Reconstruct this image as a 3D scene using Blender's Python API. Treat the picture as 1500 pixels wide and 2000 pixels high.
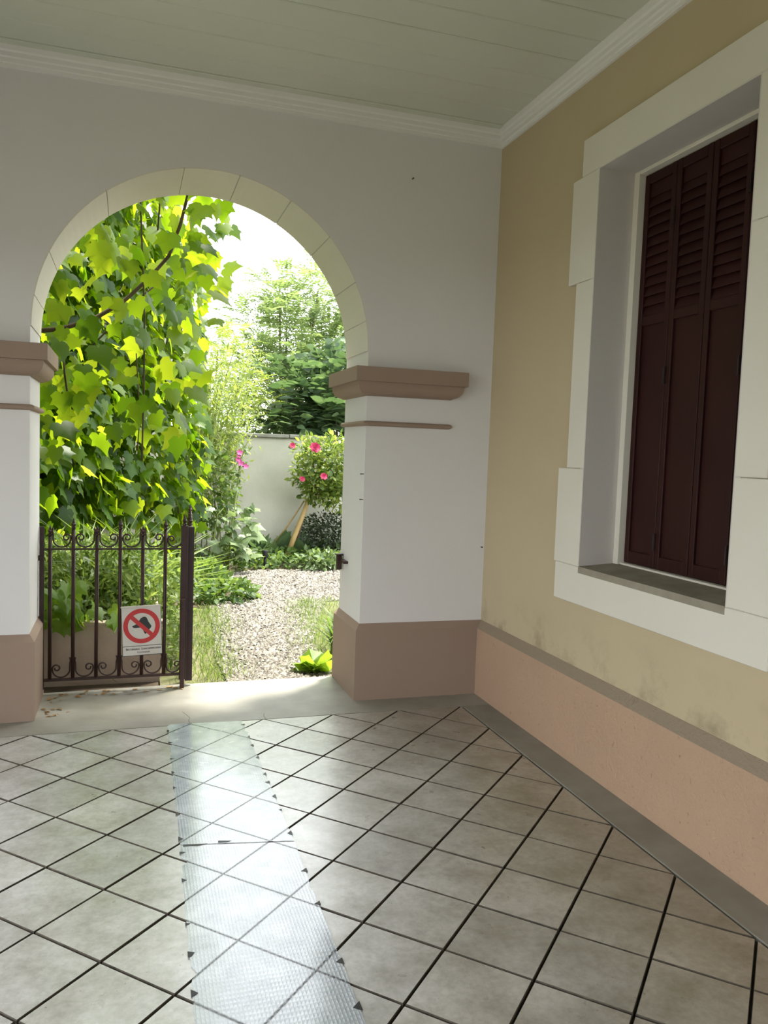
import bpy, bmesh, math, random
import numpy as np
from mathutils import Vector, Matrix
rng = np.random.default_rng(7); random.seed(7)
S = bpy.context.scene
for o in list(bpy.data.objects): bpy.data.objects.remove(o)
COL = S.collection

# ------------------------------------------------------------------ camera
CX, CY, CZ = -2.1443, -4.5739, 1.5
YAW, PITCH, ROLL, FPX = 0.3116, -0.0740, 0.0358, 1562.65
cyw, syw, cp, sp = math.cos(YAW), math.sin(YAW), math.cos(PITCH), math.sin(PITCH)
FW = Vector((syw*cp, cyw*cp, sp)); RT = Vector((cyw, -syw, 0)); UP = RT.cross(FW)
RT2 = math.cos(ROLL)*RT + math.sin(ROLL)*UP; UP2 = -math.sin(ROLL)*RT + math.cos(ROLL)*UP
cam = bpy.data.objects.new('camera', bpy.data.cameras.new('camera')); COL.objects.link(cam)
cam.matrix_world = Matrix(((RT2.x, UP2.x, -FW.x, CX), (RT2.y, UP2.y, -FW.y, CY), (RT2.z, UP2.z, -FW.z, CZ), (0, 0, 0, 1)))
cam.data.sensor_fit = 'VERTICAL'; cam.data.sensor_height = 36; cam.data.sensor_width = 27
cam.data.lens = 36*FPX/2000; cam.data.clip_start = .02; cam.data.clip_end = 300
S.camera = cam
def at(px, py, y):
    d = FW + RT2*((px-750)/FPX) - UP2*((py-1000)/FPX)
    t = (y-CY)/d.y
    return Vector((CX+t*d.x, y, CZ+t*d.z))
def pix(p):
    d = Vector(p)-Vector((CX, CY, CZ)); z = d.dot(FW)
    if z <= .05: return (-9e9, -9e9)
    return (750+FPX*d.dot(RT2)/z, 1000-FPX*d.dot(UP2)/z)

# ------------------------------------------------------------------ sky, sun, exposure
W = bpy.data.worlds.new('sky'); S.world = W; W.use_nodes = True
bg = W.node_tree.nodes['Background']
bg.inputs[0].default_value = (.93, .97, 1.0, 1); bg.inputs[1].default_value = 5.0
sun = bpy.data.objects.new('sun', bpy.data.lights.new('sun', 'SUN')); COL.objects.link(sun)
sun.data.energy = 13.0; sun.data.angle = math.radians(8); sun.data.color = (1, .95, .84)
sun.rotation_euler = Vector((.30, .20, 1.0)).to_track_quat('Z', 'Y').to_euler()
sun.location = (3, 6, 12)
S.view_settings.view_transform = 'Standard'; S.view_settings.look = 'None'
S.view_settings.gamma = 1; S.view_settings.use_curve_mapping = False
S.view_settings.exposure = 0.06

# ------------------------------------------------------------------ materials
MATS = {}
class NT:
    def __init__(s, name):
        m = bpy.data.materials.new(name); m.use_nodes = True; s.m = m; s.t = m.node_tree
        s.p = s.t.nodes['Principled BSDF']; s.out = s.t.nodes['Material Output']
        s.geo = s.t.nodes.new('ShaderNodeNewGeometry'); s.oi = s.t.nodes.new('ShaderNodeObjectInfo')
        MATS[name] = m
    def n(s, kind, **kw):
        nd = s.t.nodes.new('ShaderNode'+kind)
        for k, v in kw.items():
            if hasattr(nd, k): setattr(nd, k, v)
            else: nd.inputs[k].default_value = v
        return nd
    def l(s, a, b): s.t.links.new(a, b)
    def noise(s, scale, detail=4, rough=.55, vec=None):
        nd = s.n('TexNoise'); nd.inputs['Scale'].default_value = scale; nd.inputs['Detail'].default_value = detail
        nd.inputs['Roughness'].default_value = rough
        s.l(vec or s.geo.outputs['Position'], nd.inputs['Vector']); return nd.outputs['Fac']
    def ramp(s, fac, stops):
        r = s.n('ValToRGB'); e = r.color_ramp.elements
        while len(e) < len(stops): e.new(.5)
        for q, (pos, c) in zip(e, stops):
            q.position = pos; q.color = (*c, 1) if len(c) == 3 else c
        s.l(fac, r.inputs[0]); return r.outputs[0]
    def mix(s, fac, a, b, mode='MIX'):
        m = s.n('Mix', data_type='RGBA', blend_type=mode)
        if isinstance(fac, (int, float)): m.inputs[0].default_value = fac
        else: s.l(fac, m.inputs[0])
        for i, c in ((6, a), (7, b)):
            if isinstance(c, tuple): m.inputs[i].default_value = (*c, 1)
            else: s.l(c, m.inputs[i])
        return m.outputs[2]
    def bump(s, h, strength, dist=.01):
        b = s.n('Bump'); b.inputs['Strength'].default_value = strength; b.inputs['Distance'].default_value = dist
        s.l(h, b.inputs['Height']); s.l(b.outputs[0], s.p.inputs['Normal']); return b
    def col(s, c):
        if isinstance(c, tuple): s.p.inputs['Base Color'].default_value = (*c, 1)
        else: s.l(c, s.p.inputs['Base Color'])
    def rough(s, r, spec=None):
        if isinstance(r, (int, float)): s.p.inputs['Roughness'].default_value = r
        else: s.l(r, s.p.inputs['Roughness'])
        if spec is not None: s.p.inputs['Specular IOR Level'].default_value = spec
def plain(name, c1, c2, scale=3, rough=.6, bump=.15, bscale=60, bdist=.004, spec=.3, metal=0):
    k = NT(name); f = k.noise(scale, 5)
    k.col(k.ramp(f, [(.3, c1), (.7, c2)])); k.rough(rough, spec); k.p.inputs['Metallic'].default_value = metal
    if bump: k.bump(k.noise(bscale, 3), bump, bdist)
    return k
# plaster
def plaster(name, c, stain, amount=.25, bump=.12):
    k = NT(name)
    a = k.ramp(k.noise(1.3, 5), [(.38, (0, 0, 0)), (.75, (amount,)*3)])
    k.col(k.mix(a, c, stain)); k.rough(.75, .25)
    mx = k.n('Math', operation='ADD'); k.l(k.noise(14, 3), mx.inputs[0]); k.l(k.noise(120, 2), mx.inputs[1])
    k.bump(mx.outputs[0], bump, .004); return k
plaster('white_plaster', (.70, .68, .67), (.62, .60, .585), .3)
NT_cream = plaster('cream_plaster', (.52, .43, .285), (.46, .37, .235), .5)
plaster('trim_white', (.70, .665, .585), (.60, .56, .48), .4, .08)
plaster('reveal_plaster', (.60, .565, .53), (.52, .48, .45), .4, .15)
plaster('rose_paint', (.31, .225, .175), (.26, .19, .145), .5, .08)
k = plaster('rose_render', (.47, .315, .215), (.40, .27, .185), .6, .4)
lk = k
for b_ in [n for n in lk.t.nodes if n.type == 'BUMP']: lk.t.nodes.remove(b_)
mx = lk.n('Math', operation='MULTIPLY_ADD'); lk.l(lk.noise(55, 4, .7), mx.inputs[0]); mx.inputs[1].default_value = 1.6; lk.l(lk.noise(16, 3), mx.inputs[2])
lk.bump(mx.outputs[0], .7, .006)
prev = lk.p.inputs['Base Color'].links[0].from_socket
lk.col(lk.mix(1.0, prev, lk.ramp(lk.noise(42, 3, .6), [(.26, (.70, .66, .62)), (.34, (1, 1, 1))]), 'MULTIPLY'))
nz = lk.n('SeparateXYZ'); lk.l(lk.geo.outputs['True Normal'], nz.inputs[0])
dm = lk.n('MapRange'); dm.inputs[1].default_value = .1; dm.inputs[2].default_value = .4; dm.inputs[4].default_value = .75; lk.l(nz.outputs[2], dm.inputs[0])
prev = lk.p.inputs['Base Color'].links[0].from_socket
lk.col(lk.mix(dm.outputs[0], prev, (.235, .20, .15)))                       # dust lying on the bevelled ledge
lk = NT_cream; nz = lk.n('SeparateXYZ'); lk.l(lk.geo.outputs['Position'], nz.inputs[0])
dm = lk.n('MapRange'); dm.inputs[1].default_value = .72; dm.inputs[2].default_value = .46; dm.inputs[4].default_value = .8; lk.l(nz.outputs[2], dm.inputs[0])
m_ = lk.n('Math', operation='MULTIPLY'); lk.l(dm.outputs[0], m_.inputs[0]); lk.l(lk.ramp(lk.noise(4.5, 6, .65), [(.48, (0, 0, 0)), (.68, (1, 1, 1))]), m_.inputs[1])
prev = lk.p.inputs['Base Color'].links[0].from_socket; lk.col(lk.mix(m_.outputs[0], prev, (.25, .21, .13)))      # damp blotches above the plinth
plaster('cornice_white', (.78, .765, .74), (.70, .68, .65), .3, .05)
plain('sill_grey', (.25, .22, .17), (.33, .30, .24), 9, .8, .3, 90)
k = plain('ceiling_paint', (.60, .62, .53), (.63, .65, .56), 1.5, .5, 0)
k = NT('cement_tile')
rv = k.ramp(k.oi.outputs['Random'], [(0, (.46, .45, .44)), (.5, (.52, .51, .50)), (1, (.58, .565, .55))])
st = k.mix(1.0, k.ramp(k.noise(5.5, 6, .65), [(.34, (.66, .64, .58)), (.62, (1.06, 1.06, 1.06))]), k.ramp(k.noise(38, 5, .7), [(.3, (.80, .79, .76)), (.62, (1.05, 1.05, 1.05))]), 'MULTIPLY')
cc = k.mix(1.0, rv, st, 'MULTIPLY')
sp_ = k.ramp(k.noise(85, 2), [(.24, (.35, .33, .3)), (.30, (1, 1, 1))])
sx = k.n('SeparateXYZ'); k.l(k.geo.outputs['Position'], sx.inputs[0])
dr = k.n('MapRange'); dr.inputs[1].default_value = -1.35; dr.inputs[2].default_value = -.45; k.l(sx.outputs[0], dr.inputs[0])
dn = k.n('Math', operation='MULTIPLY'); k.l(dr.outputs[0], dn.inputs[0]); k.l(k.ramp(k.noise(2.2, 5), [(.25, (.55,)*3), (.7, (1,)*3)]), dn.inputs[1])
cd = k.mix(dn.outputs[0], cc, k.mix(1.0, cc, (.50, .455, .37), 'MULTIPLY'))                    # grime by the wall, plus the floor's light falloff painted into the colour
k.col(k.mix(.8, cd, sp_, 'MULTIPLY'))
k.rough(k.ramp(k.noise(7, 5), [(.3, (.26,)*3), (.7, (.42,)*3)]), .8); k.p.inputs['Coat Weight'].default_value = 1; k.p.inputs['Coat Roughness'].default_value = .26; k.p.inputs['Coat IOR'].default_value = 1.6; k.bump(k.noise(26, 4), .25, .002)
k = plain('cement_border', (.20, .185, .155), (.29, .275, .24), 4, .55, .3, 30, .003, .4)
k = plain('threshold_cement', (.22, .205, .17), (.34, .325, .29), 3, .45, .2, 40, .003, .45)
plain('joint_dirt', (.05, .043, .034), (.13, .11, .085), 20, .9, .2, 80)
plain('grout', (.020, .018, .015), (.045, .040, .032), 12, .9, .3, 80)
# thin film sheet with pressed grid
k = NT('film_sheet')
sx = k.n('SeparateXYZ'); k.l(k.geo.outputs['Position'], sx.inputs[0])
def wav(axis, scale):
    m = k.n('Math', operation='MULTIPLY'); k.l(sx.outputs[axis], m.inputs[0]); m.inputs[1].default_value = scale
    s_ = k.n('Math', operation='SINE'); k.l(m.outputs[0], s_.inputs[0]); return s_.outputs[0]
mxn = k.n('Math', operation='MAXIMUM'); k.l(wav(0, 2*math.pi/.011), mxn.inputs[0]); w2 = k.n('Math', operation='MULTIPLY'); k.l(wav(1, 2*math.pi/.019), w2.inputs[0]); w2.inputs[1].default_value = .86; k.l(w2.outputs[0], mxn.inputs[1])
gb = k.n('Math', operation='MULTIPLY'); k.l(mxn.outputs[0], gb.inputs[0]); k.l(k.ramp(k.noise(14, 5, .65), [(.3, (.72,)*3), (.55, (1,)*3)]), gb.inputs[1])
gridc = k.ramp(gb.outputs[0], [(.70, (1, 1, 1)), (.97, (.66, .68, .70))])
far = k.n('MapRange'); far.inputs[1].default_value = -1.1; far.inputs[2].default_value = -1.9; k.l(sx.outputs[1], far.inputs[0])
gridf = k.mix(far.outputs[0], (1., 1., 1.), gridc)
def joint(sign, off):                                                  # the sheet sags and greys where it bridges the tile joints
    a = k.n('Math', operation='ADD' if sign > 0 else 'SUBTRACT'); k.l(sx.outputs[0], a.inputs[0]); k.l(sx.outputs[1], a.inputs[1])
    q = k.n('Math', operation='ADD'); k.l(a.outputs[0], q.inputs[0]); q.inputs[1].default_value = off
    d_ = k.n('Math', operation='PINGPONG'); k.l(q.outputs[0], d_.inputs[0]); d_.inputs[1].default_value = .3967/2; return d_.outputs[0]
jm = k.n('Math', operation='MINIMUM'); k.l(joint(1, .2200+.2462), jm.inputs[0]); k.l(joint(-1, .2200-.2462), jm.inputs[1])
jl = k.ramp(jm.outputs[0], [(.0035, (.16, .16, .165)), (.0085, (1, 1, 1))]); gridf = k.mix(1.0, gridf, jl, 'MULTIPLY')
k.l(jl, k.p.inputs['Coat Weight'])
k.col(k.mix(1.0, k.ramp(k.noise(9, 6, .6), [(.35, (.50, .56, .62)), (.65, (.74, .80, .87))]), gridf, 'MULTIPLY'))
k.rough(k.ramp(k.noise(12, 5), [(.3, (.14,)*3), (.7, (.30,)*3)]), .9)
ad = k.n('Math', operation='ADD'); k.l(mxn.outputs[0], ad.inputs[0]); k.l(k.noise(40, 4), ad.inputs[1])
k.bump(ad.outputs[0], .25, .0012)
k.p.inputs['Alpha'].default_value = .62; k.p.inputs['Coat IOR'].default_value = 1.7; k.p.inputs['Coat Roughness'].default_value = .12
k = plain('shutter_wood', (.024, .006, .006), (.034, .009, .008), 3, .5, .1, 70, .002, .2)
plain('shutter_dark', (.012, .004, .004), (.018, .006, .005), 3, .6, 0)
plain('iron_paint', (.022, .009, .008), (.046, .017, .013), 14, .45, .3, 120, .002, .4)
plain('black_plastic', (.012, .012, .013), (.02, .02, .021), 5, .4, 0)
plain('sign_white', (.50, .475, .43), (.58, .555, .51), 6, .4, 0)
plain('sign_red', (.42, .035, .035), (.50, .045, .045), 6, .4, 0)
plain('sign_black', (.018, .022, .022), (.03, .035, .035), 6, .4, 0)
plain('planter_render', (.40, .31, .25), (.50, .40, .33), 3.5, .85, .4, 50)
plain('garden_wall', (.35, .345, .29), (.48, .47, .40), 1.4, .85, .3, 30)
plain('wall_coping', (.14, .14, .12), (.24, .235, .20), 5, .85, .4, 40)
plain('soil', (.045, .032, .02), (.10, .075, .05), 8, .95, .5, 60, .01)
plain('lawn_earth', (.075, .08, .03), (.15, .14, .075), 5, .95, .5, 60, .01)
plain('gravel_bed', (.035, .03, .024), (.09, .08, .065), 30, .9, .8, 120, .01)
k = NT('gravel_stone'); k.col(k.ramp(k.geo.outputs['Random Per Island'], [(0, (.08, .07, .06)), (.5, (.16, .145, .12)), (1, (.27, .25, .215))])); k.rough(.8, .2)
plain('bark', (.055, .038, .025), (.12, .085, .055), 12, .9, .5, 60)
plain('green_stem', (.16, .20, .06), (.26, .30, .10), 10, .7, .1, 60)
plain('bamboo_cane', (.24, .16, .06), (.34, .24, .10), 9, .5, .1, 60)
plain('dry_leaf', (.20, .10, .04), (.42, .26, .10), 20, .8, .2, 60)
plain('pink_petal', (.30, .015, .06), (.42, .04, .11), 20, .6, 0)
plain('magenta_petal', (.26, .02, .12), (.36, .05, .18), 20, .6, 0)
def leafmat(name, stops, trans, tf=.45, rough=.42, obj=False, spec=.35):
    k = NT(name); r = k.geo.outputs['Random Per Island'] if not obj else k.oi.outputs['Random']
    c = k.ramp(r, stops); k.col(c); k.rough(rough, spec)
    tb = k.n('BsdfTranslucent'); k.l(k.mix(1.0, k.ramp(r, trans), (1., 1., 1.), 'MULTIPLY'), tb.inputs[0])
    ms = k.n('MixShader'); ms.inputs[0].default_value = tf
    k.l(k.p.outputs[0], ms.inputs[1]); k.l(tb.outputs[0], ms.inputs[2]); k.l(ms.outputs[0], k.out.inputs[0])
vs = [(0, (.016, .042, .007)), (.5, (.035, .08, .012)), (1, (.08, .14, .02))]
vt = [(0, (.18, .34, .008)), (.5, (.42, .62, .012)), (1, (.75, .84, .03))]
leafmat('vine_leaf', vs, vt, .58, spec=.25); leafmat('vine_leaf_single', vs, vt, .58, obj=True, spec=.25)
leafmat('pale_foliage', [(0, (.075, .12, .035)), (1, (.16, .22, .08))], [(0, (.20, .30, .07)), (1, (.36, .45, .15))], .5)
leafmat('dark_foliage', [(0, (.03, .06, .028)), (1, (.10, .155, .075))], [(0, (.08, .15, .04)), (1, (.17, .26, .08))], .35)
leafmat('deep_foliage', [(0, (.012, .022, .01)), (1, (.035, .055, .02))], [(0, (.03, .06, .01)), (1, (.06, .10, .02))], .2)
leafmat('lime_foliage', [(0, (.08, .13, .022)), (1, (.19, .24, .055))], [(0, (.25, .36, .04)), (1, (.50, .57, .11))], .5)
leafmat('mid_foliage', [(0, (.03, .065, .015)), (1, (.10, .17, .04))], [(0, (.10, .19, .02)), (1, (.26, .36, .06))], .42)
leafmat('silver_foliage', [(0, (.06, .10, .035)), (1, (.22, .29, .14))], [(0, (.10, .18, .04)), (1, (.30, .40, .12))], .35, obj=True)
leafmat('clump_foliage', [(0, (.06, .10, .035)), (1, (.19, .26, .12))], [(0, (.10, .16, .03)), (1, (.24, .32, .09))], .35)
leafmat('seedling_leaf', [(0, (.09, .18, .02)), (1, (.15, .25, .03))], [(0, (.26, .44, .02)), (1, (.40, .55, .04))], .5)
leafmat('grass_blade', [(0, (.045, .095, .018)), (1, (.18, .25, .06))], [(0, (.14, .25, .03)), (1, (.42, .52, .10))], .42)

# ------------------------------------------------------------------ mesh helpers
def M(n): return MATS[n]
class MB:
    def __init__(s): s.v = []; s.f = []
    def add(s, v, f):
        b = len(s.v); s.v += [tuple(q) for q in v]; s.f += [tuple(b+i for i in q) for q in f]; return s
    def box(s, a, b, bev=0):
        (x0, y0, z0), (x1, y1, z1) = a, b
        if bev:
            bm = bmesh.new(); bmesh.ops.create_cube(bm, size=1)
            for v in bm.verts: v.co = Vector(((x0+x1)/2+v.co.x*(x1-x0), (y0+y1)/2+v.co.y*(y1-y0), (z0+z1)/2+v.co.z*(z1-z0)))
            bmesh.ops.bevel(bm, geom=bm.edges[:], offset=bev, segments=1, affect='EDGES')
            bm.verts.index_update(); s.add([v.co[:] for v in bm.verts], [[v.index for v in f.verts] for f in bm.faces]); bm.free(); return s
        return s.add([(x0, y0, z0), (x1, y0, z0), (x1, y1, z0), (x0, y1, z0), (x0, y0, z1), (x1, y0, z1), (x1, y1, z1), (x0, y1, z1)],
                     [(0, 3, 2, 1), (4, 5, 6, 7), (0, 1, 5, 4), (1, 2, 6, 5), (2, 3, 7, 6), (3, 0, 4, 7)])
    def tube(s, pts, r, n=8, cap=True):
        pts = [Vector(p) for p in pts]; rs = r if isinstance(r, (list, tuple)) else [r]*len(pts)
        b = len(s.v); up = None
        for i, p in enumerate(pts):
            t = (pts[min(i+1, len(pts)-1)]-pts[max(i-1, 0)])
            t = t.normalized() if t.length > 1e-9 else Vector((0, 0, 1))
            if up is None:
                a = Vector((0, 0, 1)) if abs(t.z) < .9 else Vector((1, 0, 0)); up = (a-t*a.dot(t)).normalized()
            else:
                up = up-t*up.dot(t); up = up.normalized() if up.length > 1e-6 else t.orthogonal().normalized()
            sd = t.cross(up)
            for j in range(n):
                a = 2*math.pi*j/n; s.v.append(tuple(p+rs[i]*(math.cos(a)*up+math.sin(a)*sd)))
        for i in range(len(pts)-1):
            for j in range(n):
                s.f.append((b+i*n+j, b+i*n+(j+1) % n, b+(i+1)*n+(j+1) % n, b+(i+1)*n+j))
        if cap: s.f.append(tuple(b+j for j in range(n))[::-1]); s.f.append(tuple(b+(len(pts)-1)*n+j for j in range(n)))
        return s
    def lathe(s, prof, c=(0, 0, 0), n=12):
        b = len(s.v)
        for r, z in prof:
            for j in range(n): a = 2*math.pi*j/n; s.v.append((c[0]+r*math.cos(a), c[1]+r*math.sin(a), c[2]+z))
        for i in range(len(prof)-1):
            for j in range(n): s.f.append((b+i*n+j, b+i*n+(j+1) % n, b+(i+1)*n+(j+1) % n, b+(i+1)*n+j))
        s.f.append(tuple(b+j for j in range(n))[::-1]); s.f.append(tuple(b+(len(prof)-1)*n+j for j in range(n))); return s
    def prism(s, poly, ax, a, b):
        """polygon in the two axes other than ax, extruded from a to b along ax"""
        def P(q, t):
            q = list(q); q.insert(ax, t); return tuple(q)
        n = len(poly); base = len(s.v)
        s.v += [P(q, a) for q in poly]+[P(q, b) for q in poly]
        s.f.append(tuple(base+i for i in range(n))[::-1]); s.f.append(tuple(base+n+i for i in range(n)))
        for i in range(n): s.f.append((base+i, base+(i+1) % n, base+n+(i+1) % n, base+n+i))
        return s
    def sweep(s, path, prof):
        """sweep a closed (offset, z) profile along a plan path; offset grows to the left of travel; mitred corners, capped ends"""
        n = len(prof); b = len(s.v); P = [Vector(p) for p in path]; m = len(P)
        for i in range(m):
            d0 = (P[i]-P[i-1]).normalized() if i else (P[1]-P[0]).normalized()
            d1 = (P[i+1]-P[i]).normalized() if i < m-1 else d0
            n0 = Vector((-d0.y, d0.x)); n1 = Vector((-d1.y, d1.x)); mm = (n0+n1); mm = mm/mm.dot(n0)
            for o, z in prof: q = P[i]+mm*o; s.v.append((q.x, q.y, z))
        for i in range(m-1):
            for j in range(n): s.f.append((b+i*n+j, b+i*n+(j+1) % n, b+(i+1)*n+(j+1) % n, b+(i+1)*n+j))
        s.f.append(tuple(b+j for j in range(n))); s.f.append(tuple(b+(m-1)*n+j for j in range(n))[::-1]); return s
    def mesh(s, name, mat, smooth=False):
        me = bpy.data.meshes.new(name); me.from_pydata(s.v, [], s.f)
        bm = bmesh.new(); bm.from_mesh(me); bmesh.ops.recalc_face_normals(bm, faces=bm.faces); bm.to_mesh(me); bm.free()
        if mat: me.materials.append(M(mat))
        if smooth: me.polygons.foreach_set('use_smooth', [True]*len(me.polygons))
        me.update(); return me
    def obj(s, name, mat, parent=None, smooth=False): return link(name, s.mesh(name, mat, smooth), parent)
def link(name, me, parent=None, mw=None):
    o = bpy.data.objects.new(name, me); COL.objects.link(o)
    if parent is not None: o.parent = parent; o.matrix_parent_inverse = Matrix.Translation(parent.location).inverted() if parent.location.length else Matrix()
    if mw is not None: o.matrix_local = mw
    return o
def tag(o, label, cat=None, group=None, kind=None):
    o['label'] = label
    if cat: o['category'] = cat
    if group: o['group'] = group
    if kind: o['kind'] = kind
    return o
def struct(o, label): o['kind'] = 'structure'; o['label'] = label; return o
def thing(name, label, cat, group=None, loc=None):
    o = bpy.data.objects.new(name, None); COL.objects.link(o); o.empty_display_size = .1
    if loc is not None: o.location = loc
    return tag(o, label, cat, group)
# leaf clouds: a template repeated under many 3x4 frames, as one mesh
def cloud(tv, tf, frames, name, mat, smooth=False):
    tv = np.asarray(tv, float); n = len(tv); N = len(frames)
    F = np.asarray(frames, float)                                     # N,3,4
    V = np.einsum('nij,kj->nki', F[:, :, :3], tv)+F[:, None, :, 3]
    fl = np.array([i for f in tf for i in f]); ls = np.array([len(f) for f in tf])
    L = (fl[None, :]+(np.arange(N)*n)[:, None]).ravel(); LT = np.tile(ls, N)
    me = bpy.data.meshes.new(name); me.vertices.add(N*n); me.vertices.foreach_set('co', V.ravel())
    me.loops.add(len(L)); me.loops.foreach_set('vertex_index', L.astype(np.int32))
    me.polygons.add(len(LT)); me.polygons.foreach_set('loop_start', np.concatenate([[0], np.cumsum(LT)[:-1]]).astype(np.int32))
    me.polygons.foreach_set('loop_total', LT.astype(np.int32))
    me.update(calc_edges=True); me.validate(); me.materials.append(M(mat))
    if smooth: me.polygons.foreach_set('use_smooth', [True]*len(me.polygons))
    return me
def frame(p, tip, nrm, size):
    t = Vector(tip).normalized(); nr = Vector(nrm); nr = nr-t*nr.dot(t)
    nr = nr.normalized() if nr.length > 1e-6 else t.orthogonal().normalized(); sd = t.cross(nr)
    return [[sd[i]*size, t[i]*size, nr[i]*size, p[i]] for i in range(3)]
def fmat(fr): return Matrix([*fr, [0, 0, 0, 1]])
def rv(s=1.): return Vector(rng.normal(0, s, 3))
# leaf templates: y to the tip, z the upper side, length 1
def fan(outline, mid=(0, .4, .06)):
    v = [mid]+list(outline); n = len(outline); return v, [(0, i+1, (i+1) % n+1) for i in range(n)]
def lobed(sk=0, drop=-.10):
    o = [(0, .02), (.10, -.10), (.30, -.12), (.52, .10), (.42, .25), (.56, .54), (.37, .52), (.24, .64), (.08, .86), (0, 1.05), (-.10, .84), (-.25, .62), (-.38, .51), (-.57, .50), (-.43, .24), (-.50, .05), (-.28, -.13), (-.10, -.10)]
    return fan([(x+sk*y*y, y, drop*(x*x*2.2+.5*y*y)) for x, y in o], (sk*.16, .38, .03))
def round_leaf(drop=-.15):
    o = []
    for i in range(12):
        a = -math.pi/2+2*math.pi*(i+.5)/12; r = .5*(1+.12*math.cos(i*math.pi)); o.append((r*math.cos(a), .5+r*math.sin(a), drop*(r*r*math.cos(a)**2*3+.3*(math.sin(a)+1)**2)))
    return fan(o, (0, .45, .05))
LANCE = ([(0, 0, 0), (.16, .4, .03), (0, .45, -.02), (-.16, .4, .03), (0, 1, -.10)], [(0, 1, 2), (0, 2, 3), (1, 4, 2), (2, 4, 3)])
OVAL = ([(0, 0, 0), (.26, .35, .04), (.2, .7, .0), (0, 1, -.08), (-.2, .7, .0), (-.26, .35, .04), (0, .5, -.02)], [(0, 1, 6), (1, 2, 6), (2, 3, 6), (3, 4, 6), (4, 5, 6), (5, 0, 6)])
BLADE = ([(.018, 0, 0), (-.018, 0, 0), (.022, .4, .05), (-.022, .4, .05), (.014, .75, .01), (-.014, .75, .01), (0, 1, -.13)], [(0, 1, 3, 2), (2, 3, 5, 4), (4, 5, 6)])
STRAP = ([(.012, 0, 0), (-.012, 0, 0), (.018, .35, .07), (0, .35, .06), (-.018, .35, .07), (.015, .7, .02), (0, .7, .01), (-.015, .7, .02), (0, 1, -.26)], [(0, 1, 4, 3), (0, 3, 2), (2, 3, 6, 5), (3, 4, 7, 6), (5, 6, 8), (6, 7, 8)])

# ================================================================== SETTING
JR, JL, T, SPR, RAD, ACX = -.802, -2.634, .4935, 2.092, .916, -1.718
HC, HCEIL, HP, PD = 3.360, 3.465, .467, .028
BB, BW, TA = .2462, .2200, .3967
XL, YR = -3.75, -7.6                                    # far ends of the porch
# ---- floor
fl = MB().box((XL, YR, -.12), (0, -BB, -.016)).obj('floor', 'grout'); struct(fl, 'grey cement tile floor of the porch laid diagonally')
MB().box((-BW+.008, YR, -.05), (.05, -BB-.001, -.001), .003).obj('border_strip', 'cement_border', fl)
th = MB().prism([(XL, -BB+.003), (.05, -BB+.003), (.05, .05), (JR, .05), (JR, .515), (-1.79, .515), (JL, .475), (JL, .05), (XL, .05)], 2, -.12, 0).obj('threshold_slab', 'threshold_cement', fl)
h = TA/2; gap = .0036
def tile_mesh(poly):
    """poly ccw around (0,0): a slab with a chamfered top edge"""
    def inset(d):
        out = []; n = len(poly)
        for i in range(n):
            a, b, c = Vector(poly[i-1]), Vector(poly[i]), Vector(poly[(i+1) % n])
            e0, e1 = (b-a).normalized(), (c-b).normalized(); n0, n1 = Vector((-e0.y, e0.x)), Vector((-e1.y, e1.x))
            m = n0+n1; m = m/m.dot(n0); out.append(b+m*d)
        return out
    n = len(poly); v = []
    for d, z in ((gap, -.02), (gap, -.003), (gap+.0018, 0)): v += [(q.x, q.y, z) for q in inset(d)]
    f = [tuple(range(2*n, 3*n))]
    for k in range(2): f += [(k*n+i, k*n+(i+1) % n, (k+1)*n+(i+1) % n, (k+1)*n+i) for i in range(n)]
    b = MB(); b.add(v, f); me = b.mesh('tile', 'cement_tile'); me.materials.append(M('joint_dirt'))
    for p in me.polygons: p.material_index = 0 if p.normal.z > .95 else 1
    return me
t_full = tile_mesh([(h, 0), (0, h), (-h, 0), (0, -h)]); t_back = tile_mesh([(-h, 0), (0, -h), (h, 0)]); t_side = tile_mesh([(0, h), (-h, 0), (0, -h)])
hidden = []
for i in range(0, 25):
    for j in range(0, 37):
        if (i+j) % 2 == 0 or (i == 0 and j == 0): continue
        c = Vector((-BW-i*h, -BB-j*h, 0)); me = t_full if i and j else (t_back if j == 0 else t_side)
        q = pix(c)
        mw = Matrix.Translation(c+Vector((0, 0, rng.uniform(-.0012, .0008)))) @ Matrix.Rotation(rng.normal(0, .0016), 4, 'X') @ Matrix.Rotation(rng.normal(0, .0016), 4, 'Y')
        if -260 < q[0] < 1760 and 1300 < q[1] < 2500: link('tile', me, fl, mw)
        else: hidden.append((me, mw))
b = MB()
for me, mw in hidden: b.add([(mw @ v.co)[:] for v in me.vertices], [tuple(p.vertices) for p in me.polygons])
b.obj('tile_field', 'cement_tile', fl)['kind'] = 'stuff'

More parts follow.
